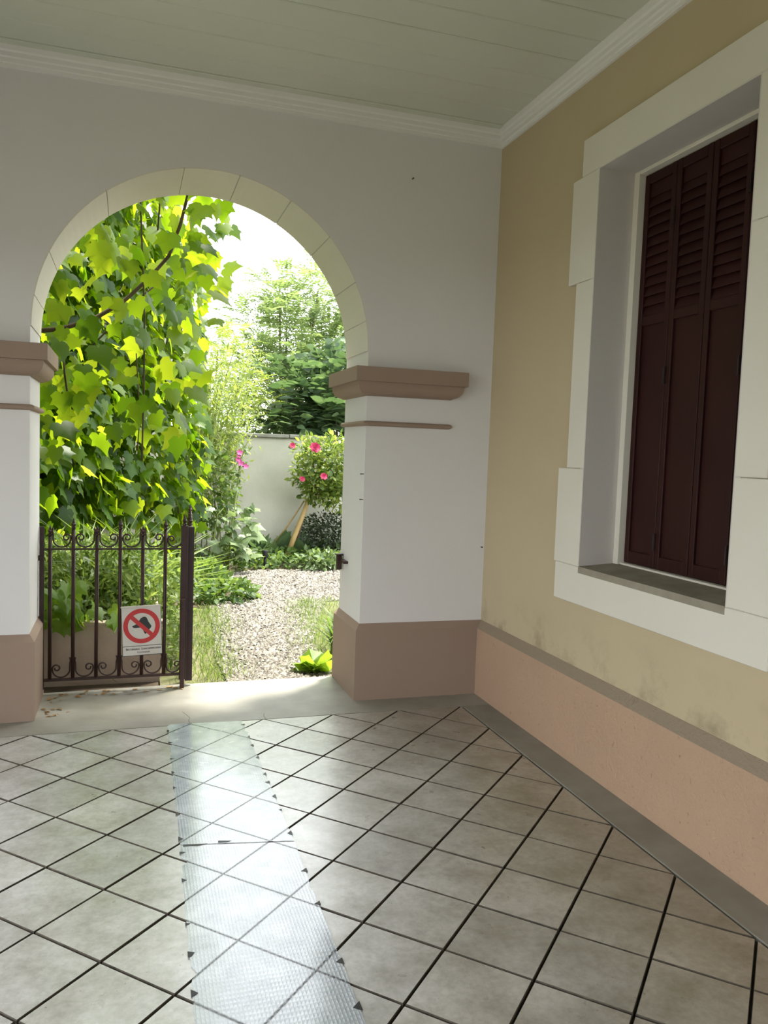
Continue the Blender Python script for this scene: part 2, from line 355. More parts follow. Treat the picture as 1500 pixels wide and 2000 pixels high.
# ---- wall with the arch
def arc(r, a0, a1, n): return [(ACX+r*math.sin(a0+(a1-a0)*i/n), SPR+r*math.cos(a0+(a1-a0)*i/n)) for i in range(n+1)]
b = MB(); AR = arc(RAD, -math.pi/2, math.pi/2, 56); TOP = 3.62
b.prism([(XL-.3, -.12), (JL, -.12), (JL, SPR), (JL, TOP), (XL-.3, TOP)], 1, 0, T)
b.prism([(JR, -.12), (.35, -.12), (.35, TOP), (JR, TOP), (JR, SPR)], 1, 0, T)
for i in range(56):
    (x0, z0), (x1, z1) = AR[i], AR[i+1]; b.prism([(x0, z0), (x1, z1), (x1, TOP), (x0, TOP)], 1, 0, T)
wb = MB(); wb.v, wb.f = b.v, b.f
wo = wb.obj('wall_back', 'white_plaster'); struct(wo, 'off white plastered wall pierced by a round arch to the garden')
bm = bmesh.new(); bm.from_mesh(wo.data); bmesh.ops.remove_doubles(bm, verts=bm.verts, dist=1e-4); bm.to_mesh(wo.data); bm.free()
angs = [-90, -80, -65, -37, -9.7, 9.2, 28.4, 46.5, 64.7, 79.1, 90]
for a0, a1 in zip(angs[:-1], angs[1:]):
    g = .14; n = max(2, int((a1-a0)/3)); A0, A1 = math.radians(a0+g), math.radians(a1-g)
    ring = arc(RAD+.01, A0, A1, n)+arc(RAD-.006, A0, A1, n)[::-1]
    b = MB()
    inner, outer = arc(RAD-.006, A0, A1, n), arc(RAD+.01, A0, A1, n)
    for i in range(n): b.prism([inner[i], inner[i+1], outer[i+1], outer[i]], 1, .0005, T-.0005)
    o = b.obj('arch_block', 'trim_white', wo)
    bm = bmesh.new(); bm.from_mesh(o.data); bmesh.ops.remove_doubles(bm, verts=bm.verts, dist=1e-5); bm.to_mesh(o.data); bm.free()
# ---- wall with the window
WY0, WY1, WZ0, WZ1 = -1.150, -2.174, .975, 2.884
b = MB(); b.box((0, WY0, -.12), (.45, 0, TOP)).box((0, YR, -.12), (.45, WY1, TOP)).box((0, WY1, -.12), (.45, WY0, WZ0)).box((0, WY1, WZ1), (.45, WY0, TOP))
struct(b.obj('wall_right', 'cream_plaster'), 'cream plastered wall with the shuttered window')
# ---- remaining porch walls with the openings that light it
def holed(name, label, ax, lo, hi, spans, zt, t0, t1, mat):
    b = MB(); cur = lo
    def bx(a, c, z0, z1):
        if ax == 1: b.box((t0, a, z0), (t1, c, z1))
        else: b.box((a, t0, z0), (c, t1, z1))
    for a, c in spans: bx(cur, a, -.12, TOP); bx(a, c, zt, TOP); cur = c
    bx(cur, hi, -.12, TOP); struct(b.obj(name, mat), label)
holed('wall_left', 'off white arcade wall on the far side of the porch', 1, YR, 0, [(-6.2, -4.6), (-3.4, -1.0)], 2.45, XL-.3, XL, 'white_plaster')
holed('wall_rear', 'off white porch wall behind the viewer with wide openings', 0, XL-.3, .45, [(-3.2, -1.6)], 2.6, YR-.3, YR, 'white_plaster')
# ---- ceiling
ce = MB().box((XL-.3, YR-.3, HCEIL+.015), (.45, T, HCEIL+.2)).obj('ceiling', 'ceiling_paint'); struct(ce, 'pale grey green painted board ceiling')
pw = .207; y = -.09
MB().box((XL, -.088, HCEIL-.006), (0, 0, HCEIL+.02), .004).obj('edge_board', 'ceiling_paint', ce)
pl = None
while y-pw > YR-.1:
    if pl is None: pl = MB().box((XL, -pw+.0025, 0), (0, -.0025, .02), .004).mesh('plank', 'ceiling_paint')
    link('plank', pl, ce, Matrix.Translation((0, y, HCEIL+rng.uniform(-.001, .001)))); y -= pw
# ---- cornice, plinths, capitals, string beads
COR = [(-.03, HC), (.014, HC), (.014, HC+.018), (.021, HC+.022), (.021, HC+.042), (.029, HC+.048), (.029, HC+.068), (.038, HC+.076), (.042, HC+.100), (.042, HCEIL+.005), (-.03, HCEIL+.005)]
n_ = [0]
def trim(path, prof, mat, label):
    n_[0] += 1; return struct(MB().sweep(path, prof).obj('trim_%d' % n_[0], mat), label)
trim([(0, YR), (0, 0), (XL, 0)], COR, 'cornice_white', 'white stepped plaster cornice under the ceiling')
PL = [(-.02, -.02), (PD, -.02), (PD, HP-.038), (.002, HP), (-.02, HP)]
def base(name, path, prof, mat, label): return struct(MB().sweep(path, prof).obj(name, mat), label)
base('baseboard_back_right', [(.02, 0), (JR, 0), (JR, T), (.1, T)], PL, 'rose_paint', 'dusty rose plinth with bevelled top on the pier right of the arch')
base('baseboard_back_left', [(JL, T), (JL, 0), (XL, 0)], PL, 'rose_paint', 'dusty rose plinth with bevelled top on the pier left of the arch')
PLR = [(-.02, -.02), (.036, -.02), (.036, HP-.05), (.002, HP), (-.02, HP)]
base('baseboard_right', [(0, YR), (0, .02)], PLR, 'rose_render', 'rough salmon rendered plinth below the shuttered window')
ov = [(-.02, 1.832), (.012, 1.832)]+[(.016+.056*math.sin(a), 1.838+.062*(1-math.cos(a))) for a in np.linspace(.15, math.pi/2, 8)]+[(.072, 1.910), (.092, 1.912), (.092, 1.996), (-.02, 1.998)]
be = [(-.02, 1.655), (.004, 1.655)]+[(.004+.020*math.sin(a), 1.670-.015*math.cos(a)) for a in np.linspace(.2, math.pi-.2, 7)]+[(.004, 1.685), (-.02, 1.685)]
PR = [(-.285, .06), (-.285, 0), (JR, 0), (JR, T), (-.285, T), (-.285, T-.06)]; PLf = [(-3.15, T-.06), (-3.15, T), (JL, T), (JL, 0), (-3.15, 0), (-3.15, .06)]
trim(PR, ov, 'rose_paint', 'dusty rose moulded capital on the right arch pier'); trim(PLf, ov, 'rose_paint', 'dusty rose moulded capital on the left arch pier')
trim(PR, be, 'rose_paint', 'thin rose bead below the right capital'); trim(PLf, be, 'rose_paint', 'thin rose bead below the left capital')
# ---- window
wn = bpy.data.objects.new('window_1', None); COL.objects.link(wn); struct(wn, 'deep window opening with white stepped surround')
wc = (WY0+WY1)/2; SX = -.030
def sblock(y0, y1, z0, z1): MB().box((SX, min(y0, y1), z0), (.01, max(y0, y1), z1), .003).obj('surround_block', 'trim_white', wn)
O1, O2 = -.998, -.918
sblock(O1, 2*wc-O1, WZ1+.001, 3.060)
for s in (0, 1):
    f = (lambda v: v) if s == 0 else (lambda v: 2*wc-v)
    sblock(f(WY0), f(O2), 2.372, WZ1-.001); sblock(f(WY0), f(O1+.004), 1.458, 2.370); sblock(f(WY0), f(O2+.003), WZ0, 1.456)
sblock(O2-.012, 2*wc-O2+.012, .788, WZ0-.001)
RX = .165
for s in (0, 1):
    f = (lambda v: v) if s == 0 else (lambda v: 2*wc-v)
    y0, y1 = sorted((f(WY0-.004), f(WY0+.03))); MB().box((SX+.001, y0, WZ0), (RX, y1, WZ1)).obj('reveal_side', 'reveal_plaster', wn)
    y0, y1 = sorted((f(WY0-.038), f(WY0+.03))); MB().box((RX, y0, WZ0), (.24, y1, WZ1), .004).obj('frame_side', 'trim_white', wn)
MB().box((SX+.001, WY1+.004, WZ1-.004), (RX, WY0-.004, WZ1+.03)).obj('reveal_head', 'reveal_plaster', wn)
MB().box((RX, WY1+.038, WZ1-.018), (.24, WY0-.038, WZ1+.03), .004).obj('frame_head', 'trim_white', wn)
MB().prism([(SX-.002, WZ0-.03), (.24, WZ0-.03), (.24, WZ0+.022), (SX-.002, WZ0+.002)], 1, WY1+.004, WY0-.004).obj('sill_slab', 'sill_grey', wn)
MB().box((.178, WY1+.038, WZ0+.005), (.24, WY0-.038, WZ0+.026), .003).obj('bottom_frame', 'trim_white', wn)
MB().box((.262, WY1-.01, WZ0-.02), (.30, WY0+.01, WZ1+.02)).obj('dark_backing', 'shutter_dark', wn)  # dark sheet added behind the louvres to block light and darken the gaps

# ================================================================== THINGS
# ---- shutters
SHX, Z0, Z1 = .200, WZ0+.029, WZ1-.022; pwid = .2365
def shutter(name, label, ys):
    r = thing(name, label, 'shutter', 'folding window shutters', (SHX, ys[0], Z0))
    for k, y1 in enumerate(ys):                                     # y1: panel edge nearer the arch wall
        y0 = y1-pwid; st = .034; zm0, zm1 = 2.150, 2.195
        fr = MB()
        for a, c in ((y0+.002, y0+st), (y1-st, y1-.002)): fr.box((SHX, a, Z0), (SHX+.032, c, Z1), .003)
        for a, c in ((Z0, Z0+.06), (zm0, zm1), (Z1-.045, Z1)): fr.box((SHX+.002, y0+st, a), (SHX+.030, y1-st, c), .003)
        p = fr.obj('panel', 'shutter_wood', r)
        MB().box((SHX+.014, y0+st-.004, Z0+.055), (SHX+.022, y1-st+.004, zm0+.004), .002).obj('lower_board', 'shutter_wood', p)
        MB().box((SHX+.014, y0+st-.004, 2.752), (SHX+.022, y1-st+.004, Z1-.04), .002).obj('upper_board', 'shutter_wood', p)
        zt = 2.752
        sl = MB().prism([(0, 0), (.006, 0), (.024, .052), (.018, .052)], 1, y0+st, y1-st).mesh('slat', 'shutter_wood')
        sl2 = None
        nz = 12
        for q in range(nz):
            o = link('slat', sl, p); o.matrix_parent_inverse = Matrix.Translation(r.location).inverted() @ Matrix(); o.location = (SHX+.005, 0, zt-(q+1)*(zt-zm1)/nz)
            o.matrix_parent_inverse = Matrix()
    for zz in (1.13, 1.90, 2.62):
        y = ys[1]; MB().tube([(SHX-.004, y, zz-.04), (SHX-.004, y, zz+.04)], .008, 8).obj('hinge', 'shutter_dark', r)
    return r
shutter('folding_shutter', 'dark maroon louvred shutter leaf nearer the arch wall', [WY0-.039, WY0-.039-pwid])
shutter('folding_shutter', 'dark maroon louvred shutter leaf farther from the arch wall', [wc-.001, wc-.001-pwid])
# ---- film sheets on the floor
def ragged(x0, x1, ya, yb, amp, seed, step=.03):
    r = np.random.default_rng(seed); pts = []
    def edge(a, c, amp):
        a, c = Vector(a), Vector(c); n = max(2, int((c-a).length/step)); d = (c-a).normalized(); nn = Vector((-d.y, d.x)); out = []
        for i in range(n):
            e = abs(r.normal(0, amp*.25)) if r.random() > .12 else abs(r.normal(0, amp*2.6))
            out.append(a+(c-a)*(i/n)+nn*min(e, amp*5))
        return out
    pts = edge((x0[0], ya[0]), (x0[1], yb[0]), amp)+edge((x0[1], yb[0]), (x1[1], yb[1]), amp*.8)+edge((x1[1], yb[1]), (x1[0], ya[1]), amp)+edge((x1[0], ya[1]), (x0[0], ya[0]), amp*.6)
    return [(p.x, p.y) for p in pts]
def film(poly, label):
    o = MB().prism(poly, 2, .0010, .0026).obj('floor_film', 'film_sheet'); return tag(o, label, 'floor film', 'clear sheets stuck on the tiles')
fA = film(ragged((-1.926, -1.940), (-1.528, -1.518), (-.228, -.252), (-1.585, -1.655), .005, 3), 'smooth pale plastic sheet on the tiles reaching up to the threshold')
fB = film(ragged((-1.941, -1.99), (-1.518, -1.545), (-1.592, -1.662), (-3.9, -3.9), .006, 5), 'grid textured pale plastic sheet on the tiles, torn off before the smooth one')

# dark torn bits along the edges of the sheets
def torn(parent, xs, ya, yb, n, seed, side):
    r = np.random.default_rng(seed)
    for i in range(n):
        y = ya+(yb-ya)*(i+r.uniform(.2, .8))/n; x = xs[0]+(xs[1]-xs[0])*(y-ya)/(yb-ya); a, w = r.uniform(.012, .045), r.uniform(.006, .020)
        MB().prism([(x-side*.004, y+a/2), (x+side*w, y+r.uniform(-.2, .2)*a), (x+side*w*.5, y-a*.3), (x-side*.004, y-a/2)], 2, .0027, .0034).obj('torn_edge', 'black_plastic', parent)
torn(fA, (-1.926, -1.940), -.24, -1.58, 7, 1, 1); torn(fA, (-1.528, -1.518), -.26, -1.65, 9, 2, -1)
torn(fB, (-1.941, -1.965), -1.6, -2.75, 6, 3, 1); torn(fB, (-1.518, -1.53), -1.67, -2.75, 4, 4, -1)
for x, w in ((-1.93, .09), (-1.80, .05)): MB().prism([(x, -1.588), (x+w, -1.600), (x+w*.6, -1.607), (x, -1.603)], 2, .0027, .0034).obj('torn_edge', 'black_plastic', fA)
# ---- gate
GY = .455
bars = [-2.571, -2.443, -2.312, -2.180, -2.050, -1.918]
def spear(b, x, y, z, hgt):
    b.lathe([(.007, 0), (.013, .004), (.013, .012), (.008, .016), (.015, .030), (.010, hgt*.55), (.001, hgt)], (x, y, z), 8)
def scroll_pts(w, hh, flip, up=1.0):
    c, r = (w/2, w*.44), w*.42; pts = [(.010, hh), (.006, hh*.85), (.010, hh*.7)]
    for a in np.linspace(195, 360, 14): pts.append((c[0]+r*math.cos(math.radians(a)), c[1]+r*math.sin(math.radians(a))*1.0))
    c2 = (w/2+r*.52, w*.44+.006); r2 = r*.48
    for i, a in enumerate(np.linspace(10, 380, 18)):
        q = r2*(1-.62*i/17); pts.append((c2[0]+q*math.cos(math.radians(a)), c2[1]+q*math.sin(math.radians(a))))
    if flip: pts = [(w-x, z) for x, z in pts]
    return pts
def gate_leaf(name, label, M4, xs, left, right, tall0, with_bolt):
    r = thing(name, label, 'gate', 'iron gate leaves', M4.translation)
    def put(b, nm, parent=r, smooth=False):
        b.v = [tuple(M4 @ Vector(v)) for v in b.v]; return b.obj(nm, 'iron_paint', parent, smooth)
    put(MB().box((left, -.006, .862), (right, .006, .872), .001), 'top_rail'); put(MB().box((left, -.010, .076), (right, .010, .092), .002), 'bottom_rail')
    th_ = .010 if with_bolt else .022; put(MB().box((left-.012, -th_, .03), (left+.014, th_, 1.0), .002), 'hinge_stile')
    e = put(MB().box((right-.020, -.014, .05), (right+.022, .014, 1.01), .002), 'end_stile')
    b = MB(); spear(b, right, 0, 1.01, .07); put(b, 'spear_tip', e)
    if with_bolt: put(MB().box((right-.016, -.034, .003), (right+.010, -.014, .56), .002), 'drop_bolt')
    for i, x in enumerate(xs):
        tall = (i % 2 == tall0); top = .985 if tall else .945
        p = put(MB().tube([(x, 0, .084), (x, 0, top)], .0108, 8), 'bar', smooth=True)
        b = MB(); spear(b, x, 0, top, .065); put(b, 'spear_tip', p)
    ex = [left]+list(xs)+[right]
    for i in range(len(ex)-1):
        w = ex[i+1]-ex[i]-.012
        if w < .07: continue
        for z0, hh, fl_ in ((.873, .115, (i % 2) != tall0), (.092, .120, (i % 2) == tall0)):
            pts = scroll_pts(w, hh, fl_)
            put(MB().tube([(ex[i]+.006+a, 0, z0+c+.004) for a, c in pts], .0048, 6), 'scroll', smooth=True)
    return r
gate_leaf('iron_gate', 'closed brown iron gate leaf with spear tips, carrying the no dogs sign', Matrix.Translation((0, GY, 0)), bars, -2.617, -1.806, 1, True)
M2 = Matrix.Translation((-1.766, GY+.035, 0)) @ Matrix.Rotation(math.radians(86.2), 4, 'Z')
gate_leaf('iron_gate', 'brown iron gate leaf swung open and seen edge on', M2, [.11+.13*i for i in range(6)], 0, .87, 1, False)
# hinge pintles on the left jamb
for z in (.20, .80):
    o = MB().box((JL-.005, GY-.012, z), (JL+.024, GY+.012, z+.03), .002).tube([(JL+.018, GY, z-.01), (JL+.018, GY, z+.05)], .008, 8).obj('gate_pintle', 'iron_paint')
    tag(o, 'upper iron hinge pin of the gate on the left pier' if z > .5 else 'lower iron hinge pin of the gate on the left pier', 'hinge')
# keeper on the right jamb
kp = thing('gate_latch', 'brown iron latch keeper fixed to the right arch pier', 'latch', loc=(JR, .42, .77))
MB().box((JR-.045, .405, .735), (JR-.012, .440, .825), .003).obj('keeper_box', 'iron_paint', kp)
MB().box((JR-.028, .30, .785), (JR+.002, .410, .803), .002).obj('fixing_strap', 'iron_paint', kp)
MB().box((JR-.050, .400, .826), (JR-.005, .446, .836), .002).obj('keeper_cap', 'iron_paint', kp)
# ---- sign
sg = thing('no_dogs_sign', 'white no dogs sign with red ring hung on the iron gate', 'sign', loc=(-2.05, GY-.02, .37))
SM = Matrix.Translation((-2.0505, GY-.0145, .367)) @ Matrix.Rotation(math.radians(-2.6), 4, 'Y')
def sput(b, nm, mat, label=None):
    b.v = [tuple(SM @ Vector(v)) for v in b.v]; o = b.obj(nm, mat, sg)
    if label: o['label'] = label
    return o
SW, SH = .116, .152
sput(MB().box((-SW, -.004, -SH), (SW, .003, SH), .001), 'plate', 'sign_white')
sput(MB().box((-SW-.002, -.008, SH-.006), (SW+.002, .004, SH+.003), .001), 'top_edge', 'sign_white')
for a, c in (((-SW, -SH), (-SW+.0022, SH)), ((SW-.0022, -SH), (SW, SH)), ((-SW, -SH), (SW, -SH+.0022)), ((-SW, -.0935), (SW, -.0915))):
    sput(MB().box((a[0], -.0046, a[1]), (c[0], -.0038, c[1]+.0012)), 'border_line', 'sign_black')
zc, ro, ri = .030, .107, .080; b = MB()
for i in range(48):
    a0, a1 = 2*math.pi*i/48, 2*math.pi*(i+1)/48
    b.prism([(ri*math.cos(a0), zc+ri*math.sin(a0)), (ro*math.cos(a0), zc+ro*math.sin(a0)), (ro*math.cos(a1), zc+ro*math.sin(a1)), (ri*math.cos(a1), zc+ri*math.sin(a1))], 1, -.0052, -.0038)
sput(b, 'ring', 'sign_red', 'red prohibition ring')
d = .0125/math.sqrt(2); q = .060
sput(MB().prism([(-q-d, zc+q-d), (-q+d, zc+q+d), (q+d, zc-q+d), (q-d, zc-q-d)], 1, -.0058, -.0040), 'slash', 'sign_red', 'red diagonal slash')
dog = [(480, 810), (585, 762), (650, 685), (700, 615), (760, 585), (810, 588), (842, 620), (880, 720), (948, 830), (935, 865), (900, 905), (850, 960), (800, 1030), (770, 995), (735, 900), (690, 855), (630, 855), (570, 862), (520, 850)]
b = MB(); b.prism([((x-712)/440*ro, zc-(y-815)/440*ro) for x, y in dog], 1, -.0050, -.0038); sput(b, 'dog_head', 'sign_black', 'black dog head silhouette')
def scribble(x0, x1, z, hh, seed):
    r = np.random.default_rng(seed); x = x0; b = MB(); first = True
    while x < x1:
        w = r.uniform(.0036, .0056); t = .0017; H = hh*1.35 if first else hh
        b.box((x, -.0045, z), (x+t, -.0038, z+H))
        kd = r.integers(0, 3)
        if kd != 1: b.box((x, -.0045, z+H-t), (x+w, -.0038, z+H))
        if kd != 2: b.box((x, -.0045, z), (x+w, -.0038, z+t))
        if kd != 0: b.box((x+w-t, -.0045, z), (x+w, -.0038, z+H))
        x += w+.0016; first = False
    return b
sput(scribble(-.095, -.018, -.116, .0095, 1), 'lettering', 'sign_black'); sput(scribble(-.006, .104, -.116, .0095, 2), 'lettering', 'sign_black'); sput(scribble(-.030, .042, -.136, .0078, 3), 'lettering', 'sign_black')

# ================================================================== GARDEN
g = MB().box((-40, T+.01, -.5), (40, 45, -.07)).obj('ground', 'soil'); struct(g, 'dark garden soil beyond the arch')
g = MB().box((-40, -45, -.5), (XL-.3, T, -.07)).box((XL-.3, -45, -.5), (40, YR-.3, -.07)).box((.45, YR-.3, -.5), (40, T, -.07)).obj('ground_outer', 'lawn_earth'); struct(g, 'open ground around the porch')
PATH = [(-1.50, .50), (-1.52, 1.3), (-1.44, 2.2), (-1.40, 3.1), (-1.15, 3.5), (-1.0, 4.3), (-1.1, 5.1), (-.6, 5.45), (.3, 5.45), (1.6, 5.2), (2.6, 4.0), (1.0, 3.5), (-.20, 3.3), (-.50, 2.4), (-.72, 1.6), (-.80, .50)]
gp = MB().prism(PATH, 2, -.10, -.035).obj('path', 'gravel_bed'); struct(gp, 'pale gravel garden path leading from the arch')
def inside(x, y, P=PATH):
    c = False; n = len(P)
    for i in range(n):
        (x0, y0), (x1, y1) = P[i], P[(i+1) % n]
        if (y0 > y) != (y1 > y) and x < (x1-x0)*(y-y0)/(y1-y0)+x0: c = not c
    return c
OCT = ([(1, 0, 0), (0, 1, 0), (-1, 0, 0), (0, -1, 0), (0, 0, 1)], [(0, 1, 4), (1, 2, 4), (2, 3, 4), (3, 0, 4)])
fr = []
while len(fr) < 17000:
    yy = .5+5*rng.random()**1.3; xx = rng.uniform(-1.7, 2.6)
    if not inside(xx, yy): continue
    if pix((xx, yy, 0))[0] > 800: continue
    s = rng.uniform(.008, .021); a = rng.uniform(0, 6.3); c_, s_ = math.cos(a)*s, math.sin(a)*s; e = rng.uniform(.6, 1)
    fr.append([[c_, -s_*e, rng.normal(0, .3)*s, xx], [s_, c_*e, rng.normal(0, .3)*s, yy], [rng.normal(0, .25)*s, rng.normal(0, .25)*s, s*.75, -.034]])
o = link('gravel', cloud(*OCT, fr, 'gravel', 'gravel_stone')); tag(o, 'loose pale gravel covering the garden path', 'gravel', kind='stuff')
# back garden wall
gw = MB().box((-3.5, 7.2, -.2), (9, 7.45, 1.66)).obj('wall_garden', 'garden_wall'); struct(gw, 'weathered grey rendered garden wall behind the rose')
cpm = MB().box((-.60, -.05, 0), (.60, .30, .055), .008).mesh('coping_stone', 'wall_coping')
for i in range(10): link('coping_stone', cpm, gw, Matrix.Translation((-2.9+1.21*i, 7.2, 1.661)) @ Matrix.Rotation(rng.normal(0, .004), 4, 'Y'))
struct(MB().prism([(-3.40, .52), (-3.05, .52), (-3.05, 2.7), (-1.62, 6.05), (-1.62, 7.2), (-3.40, 7.2)], 2, -.2, 4.1).obj('wall_garden_left', 'wall_coping'), 'house wall behind the creeper left of the path, coloured dark to stand for shade')  # dark backing; the shade behind the leaves is put into its colour
# planter
pt = thing('planter_box', 'pinkish rendered planter box behind the iron gate', 'planter', loc=(-2.4, .84, -.05))
MB().box((-3.04, .84, -.10), (-1.915, .90, .325), .006).box((-1.975, .90, -.10), (-1.915, 1.9, .325), .006).obj('render_wall', 'planter_render', pt)
MB().box((-3.04, .90, -.10), (-1.975, 1.9, .27)).obj('soil_fill', 'soil', pt)
MB().box((-3.04, .832, .318), (-1.907, .908, .340), .004).obj('rim', 'planter_render', pt)

# ---- foliage makers
def scatter(n, fn):
    return [f for f in (fn(i) for i in range(n)) if f is not None]
def poly_px(P):
    xs = [p[0] for p in P]; ys = [p[1] for p in P]
    while True:
        x, y = rng.uniform(min(xs), max(xs)), rng.uniform(min(ys), max(ys))
        if inside(x, y, P): return x, y
LV = [lobed(0, -.12), lobed(.12, -.2), lobed(-.12, -.06), lobed(.05, -.28)]
def vine_leaf_frame(p, smin, smax, lean, nrm):
    tip = Vector((lean, -.25, -1))+rv(.42); nr = Vector(nrm)+rv(.48)
    return frame(p, tip, nr, rng.uniform(smin, smax))
def vine(name, label, group, samples, stems, smin, smax, nsingle, nrm):
    r = thing(name, label, 'creeper', group, samples[0][0] if False else Vector((-2.9, samples[0][0].y, 0)))
    for pts, rad in stems: MB().tube(pts, rad, 7).obj('stem', 'bark', r, True)
    fr = [vine_leaf_frame(p, smin, smax, l, nrm) for p, l in samples]
    order = sorted(range(len(fr)), key=lambda i: samples[i][0].y+(50 if samples[i][0].z > 3.3 and samples[i][0].y < 1.4 else 0)); single = set(order[:nsingle])
    mes = []
    for v, f in LV:
        me = bpy.data.meshes.new('leaf'); me.from_pydata(v, [], f); me.materials.append(M('vine_leaf_single')); me.polygons.foreach_set('use_smooth', [True]*len(f)); mes.append(me)
    inv = Matrix.Translation(r.location).inverted()
    for i in single:
        o = bpy.data.objects.new('leaf', mes[i % 4]); COL.objects.link(o); o.parent = r; o.matrix_local = inv @ fmat(fr[i])
    rest = [fr[i] for i in order[nsingle:]]
    for k_ in range(2):
        sub = rest[k_::2]
        if sub:
            o = link('foliage', cloud(*LV[k_*2], sub, 'foliage', 'vine_leaf', True), r); o['kind'] = 'stuff'
    return r
PB = [(-130, 200), (500, 200), (478, 400), (455, 455), (445, 530), (430, 610), (405, 680), (395, 760), (370, 840), (300, 900), (200, 850), (60, 900), (-130, 900)]
sb = []
for i in range(640):
    x, y = poly_px(PB)
    if rng.random() < .35 and x > 300 and y < 480: pass
    d = rng.uniform(.75, 2.1); sb.append((at(x, y, d), rng.normal(.15, .25)))
for i in range(420):                                  # unseen growth over the arch head, added to shade the threshold's left part
    sb.append((Vector((rng.uniform(-2.6, -.75), rng.uniform(.62, 1.35), rng.uniform(3.35, 3.95))), rng.normal(.15, .3)))
stems_b = [([at(40, 650, 1.15), at(120, 642, 1.15), at(180, 625, 1.2), at(240, 590, 1.2), at(290, 545, 1.25), at(330, 500, 1.25), at(352, 440, 1.3), at(366, 385, 1.3), at(380, 300, 1.3)], [.016, .016, .015, .014, .013, .012, .012, .011, .011]),
           ([at(276, 300, 1.1), at(274, 390, 1.1), at(279, 520, 1.1), at(282, 620, 1.1), at(281, 760, 1.12), at(277, 900, 1.12)], .006),
           ([at(300, 560, 1.2), at(250, 600, 1.22), at(205, 650, 1.22), at(165, 690, 1.25)], .006),
           ([at(124, 690, 1.0), at(126, 730, 1.0), at(132, 770, 1.02), at(142, 800, 1.02)], .007),
           ([at(266, 690, 1.2), at(270, 760, 1.2), at(272, 830, 1.2), at(268, 880, 1.2)], .004),
           ([at(310, 300, 1.3), at(312, 400, 1.3), at(308, 450, 1.3)], .006)]
vine('hanging_creeper', 'lobed creeper sprays hanging across the arch with dark trailing stems', None, sb, stems_b, .10, .175, 300, (.30, -.60, .65))
PA = [(-60, 250), (330, 330), (392, 520), (400, 640), (395, 740), (405, 820), (405, 950), (385, 1040), (330, 1110), (200, 1150), (-60, 1180)]
sa = []
for i in range(6600):
    x, y = poly_px(PA)
    if y > 960 and rng.random() < (y-960)/190: continue
    u = min(1, max(0, (x+20)/420)); d = 2.1+2.4*u+rng.uniform(-.6, .5); sa.append((at(x, y, d), rng.normal(.35, .25)))
stems_a = [([at(x0, 1060, d), at(x0+8, 900, d), at(x0-6, 760, d), at(x0+15, 600, d)], .012) for x0, d in ((150, 3.4), (215, 3.9), (280, 4.3), (320, 4.6), (345, 4.6))]
vine('wall_creeper', 'dense bright green creeper clothing the house wall behind the gate', None, sa, stems_a, .10, .17, 260, (.75, -.30, .70))

def bush(name, label, cat, center, radii, n, tmpl, mat, smin, smax, stems=(), hollow=.45, up=.3, group=None, stem_mat='bark'):
    c = Vector(center); r = thing(name, label, cat, group, Vector((c.x, c.y, -.07)))
    fr = []
    while len(fr) < n:
        d = rv().normalized(); q = hollow+(1-hollow)*rng.random()**.6; p = c+Vector((d.x*radii[0], d.y*radii[1], d.z*radii[2]))*q
        if p.z < -.03: continue
        fr.append(frame(p, d+rv(.5)+Vector((0, 0, -.25)), Vector((0, 0, up))+d*.6+rv(.4), rng.uniform(smin, smax)))
    o = link('foliage', cloud(*tmpl, fr, 'foliage', mat), r); o['kind'] = 'stuff'
    for pts, rad in stems: MB().tube(pts, rad, 7).obj('stem', stem_mat, r, True)
    return r
def pinnate_frames(p, axis, L, pairs, ls, droop=.4):
    axis = Vector(axis).normalized(); out = []; side = axis.cross(Vector((0, 0, 1)))
    side = side.normalized() if side.length > 1e-3 else Vector((1, 0, 0))
    up = side.cross(axis)
    for i in range(pairs):
        t = .15+.85*i/(pairs-1); q = p+axis*L*t+Vector((0, 0, -droop*L*t*t))
        for s in (-1, 1):
            out.append(frame(q, side*s+axis*.45+rv(.12)+Vector((0, 0, -.15)), up+rv(.25), ls*rng.uniform(.8, 1.15)*(1-.35*abs(t-.5))))
    return out
def tree(name, label, base, blobs, nleaf, L, pairs, ls, mat, trunk_r, tmpl=LANCE, group=None):
    base = Vector(base); r = thing(name, label, 'tree', group, base); fr = []
    top = sum((Vector(b_[0]) for b_ in blobs), Vector())/len(blobs)
    fork = base.lerp(Vector((top.x, top.y, top.z)), .45); fork.x = base.x*.6+fork.x*.4
    MB().tube([base, base.lerp(fork, .5)+Vector((.05, 0, 0)), fork], [trunk_r, trunk_r*.8, trunk_r*.6], 9).obj('trunk', 'bark', r, True)
    tot = sum(b_[2] for b_ in blobs)
    for c, rad, wgt in blobs:
        c = Vector(c); rad = Vector(rad)
        MB().tube([fork, fork.lerp(c, .5)+rv(.08), c+Vector((0, 0, rad.z*.3))], [trunk_r*.5, trunk_r*.3, trunk_r*.1], 6).obj('branch', 'bark', r, True)
        for i in range(int(nleaf*wgt/tot)):
            d = rv().normalized(); q = rng.random()**.45; p = c+Vector((d.x*rad.x, d.y*rad.y, d.z*rad.z))*q
            fr += pinnate_frames(p, d+Vector((0, 0, .25))+rv(.4), L*rng.uniform(.7, 1.2), pairs, ls)
    o = link('foliage', cloud(*tmpl, fr, 'foliage', mat), r); o['kind'] = 'stuff'; return r
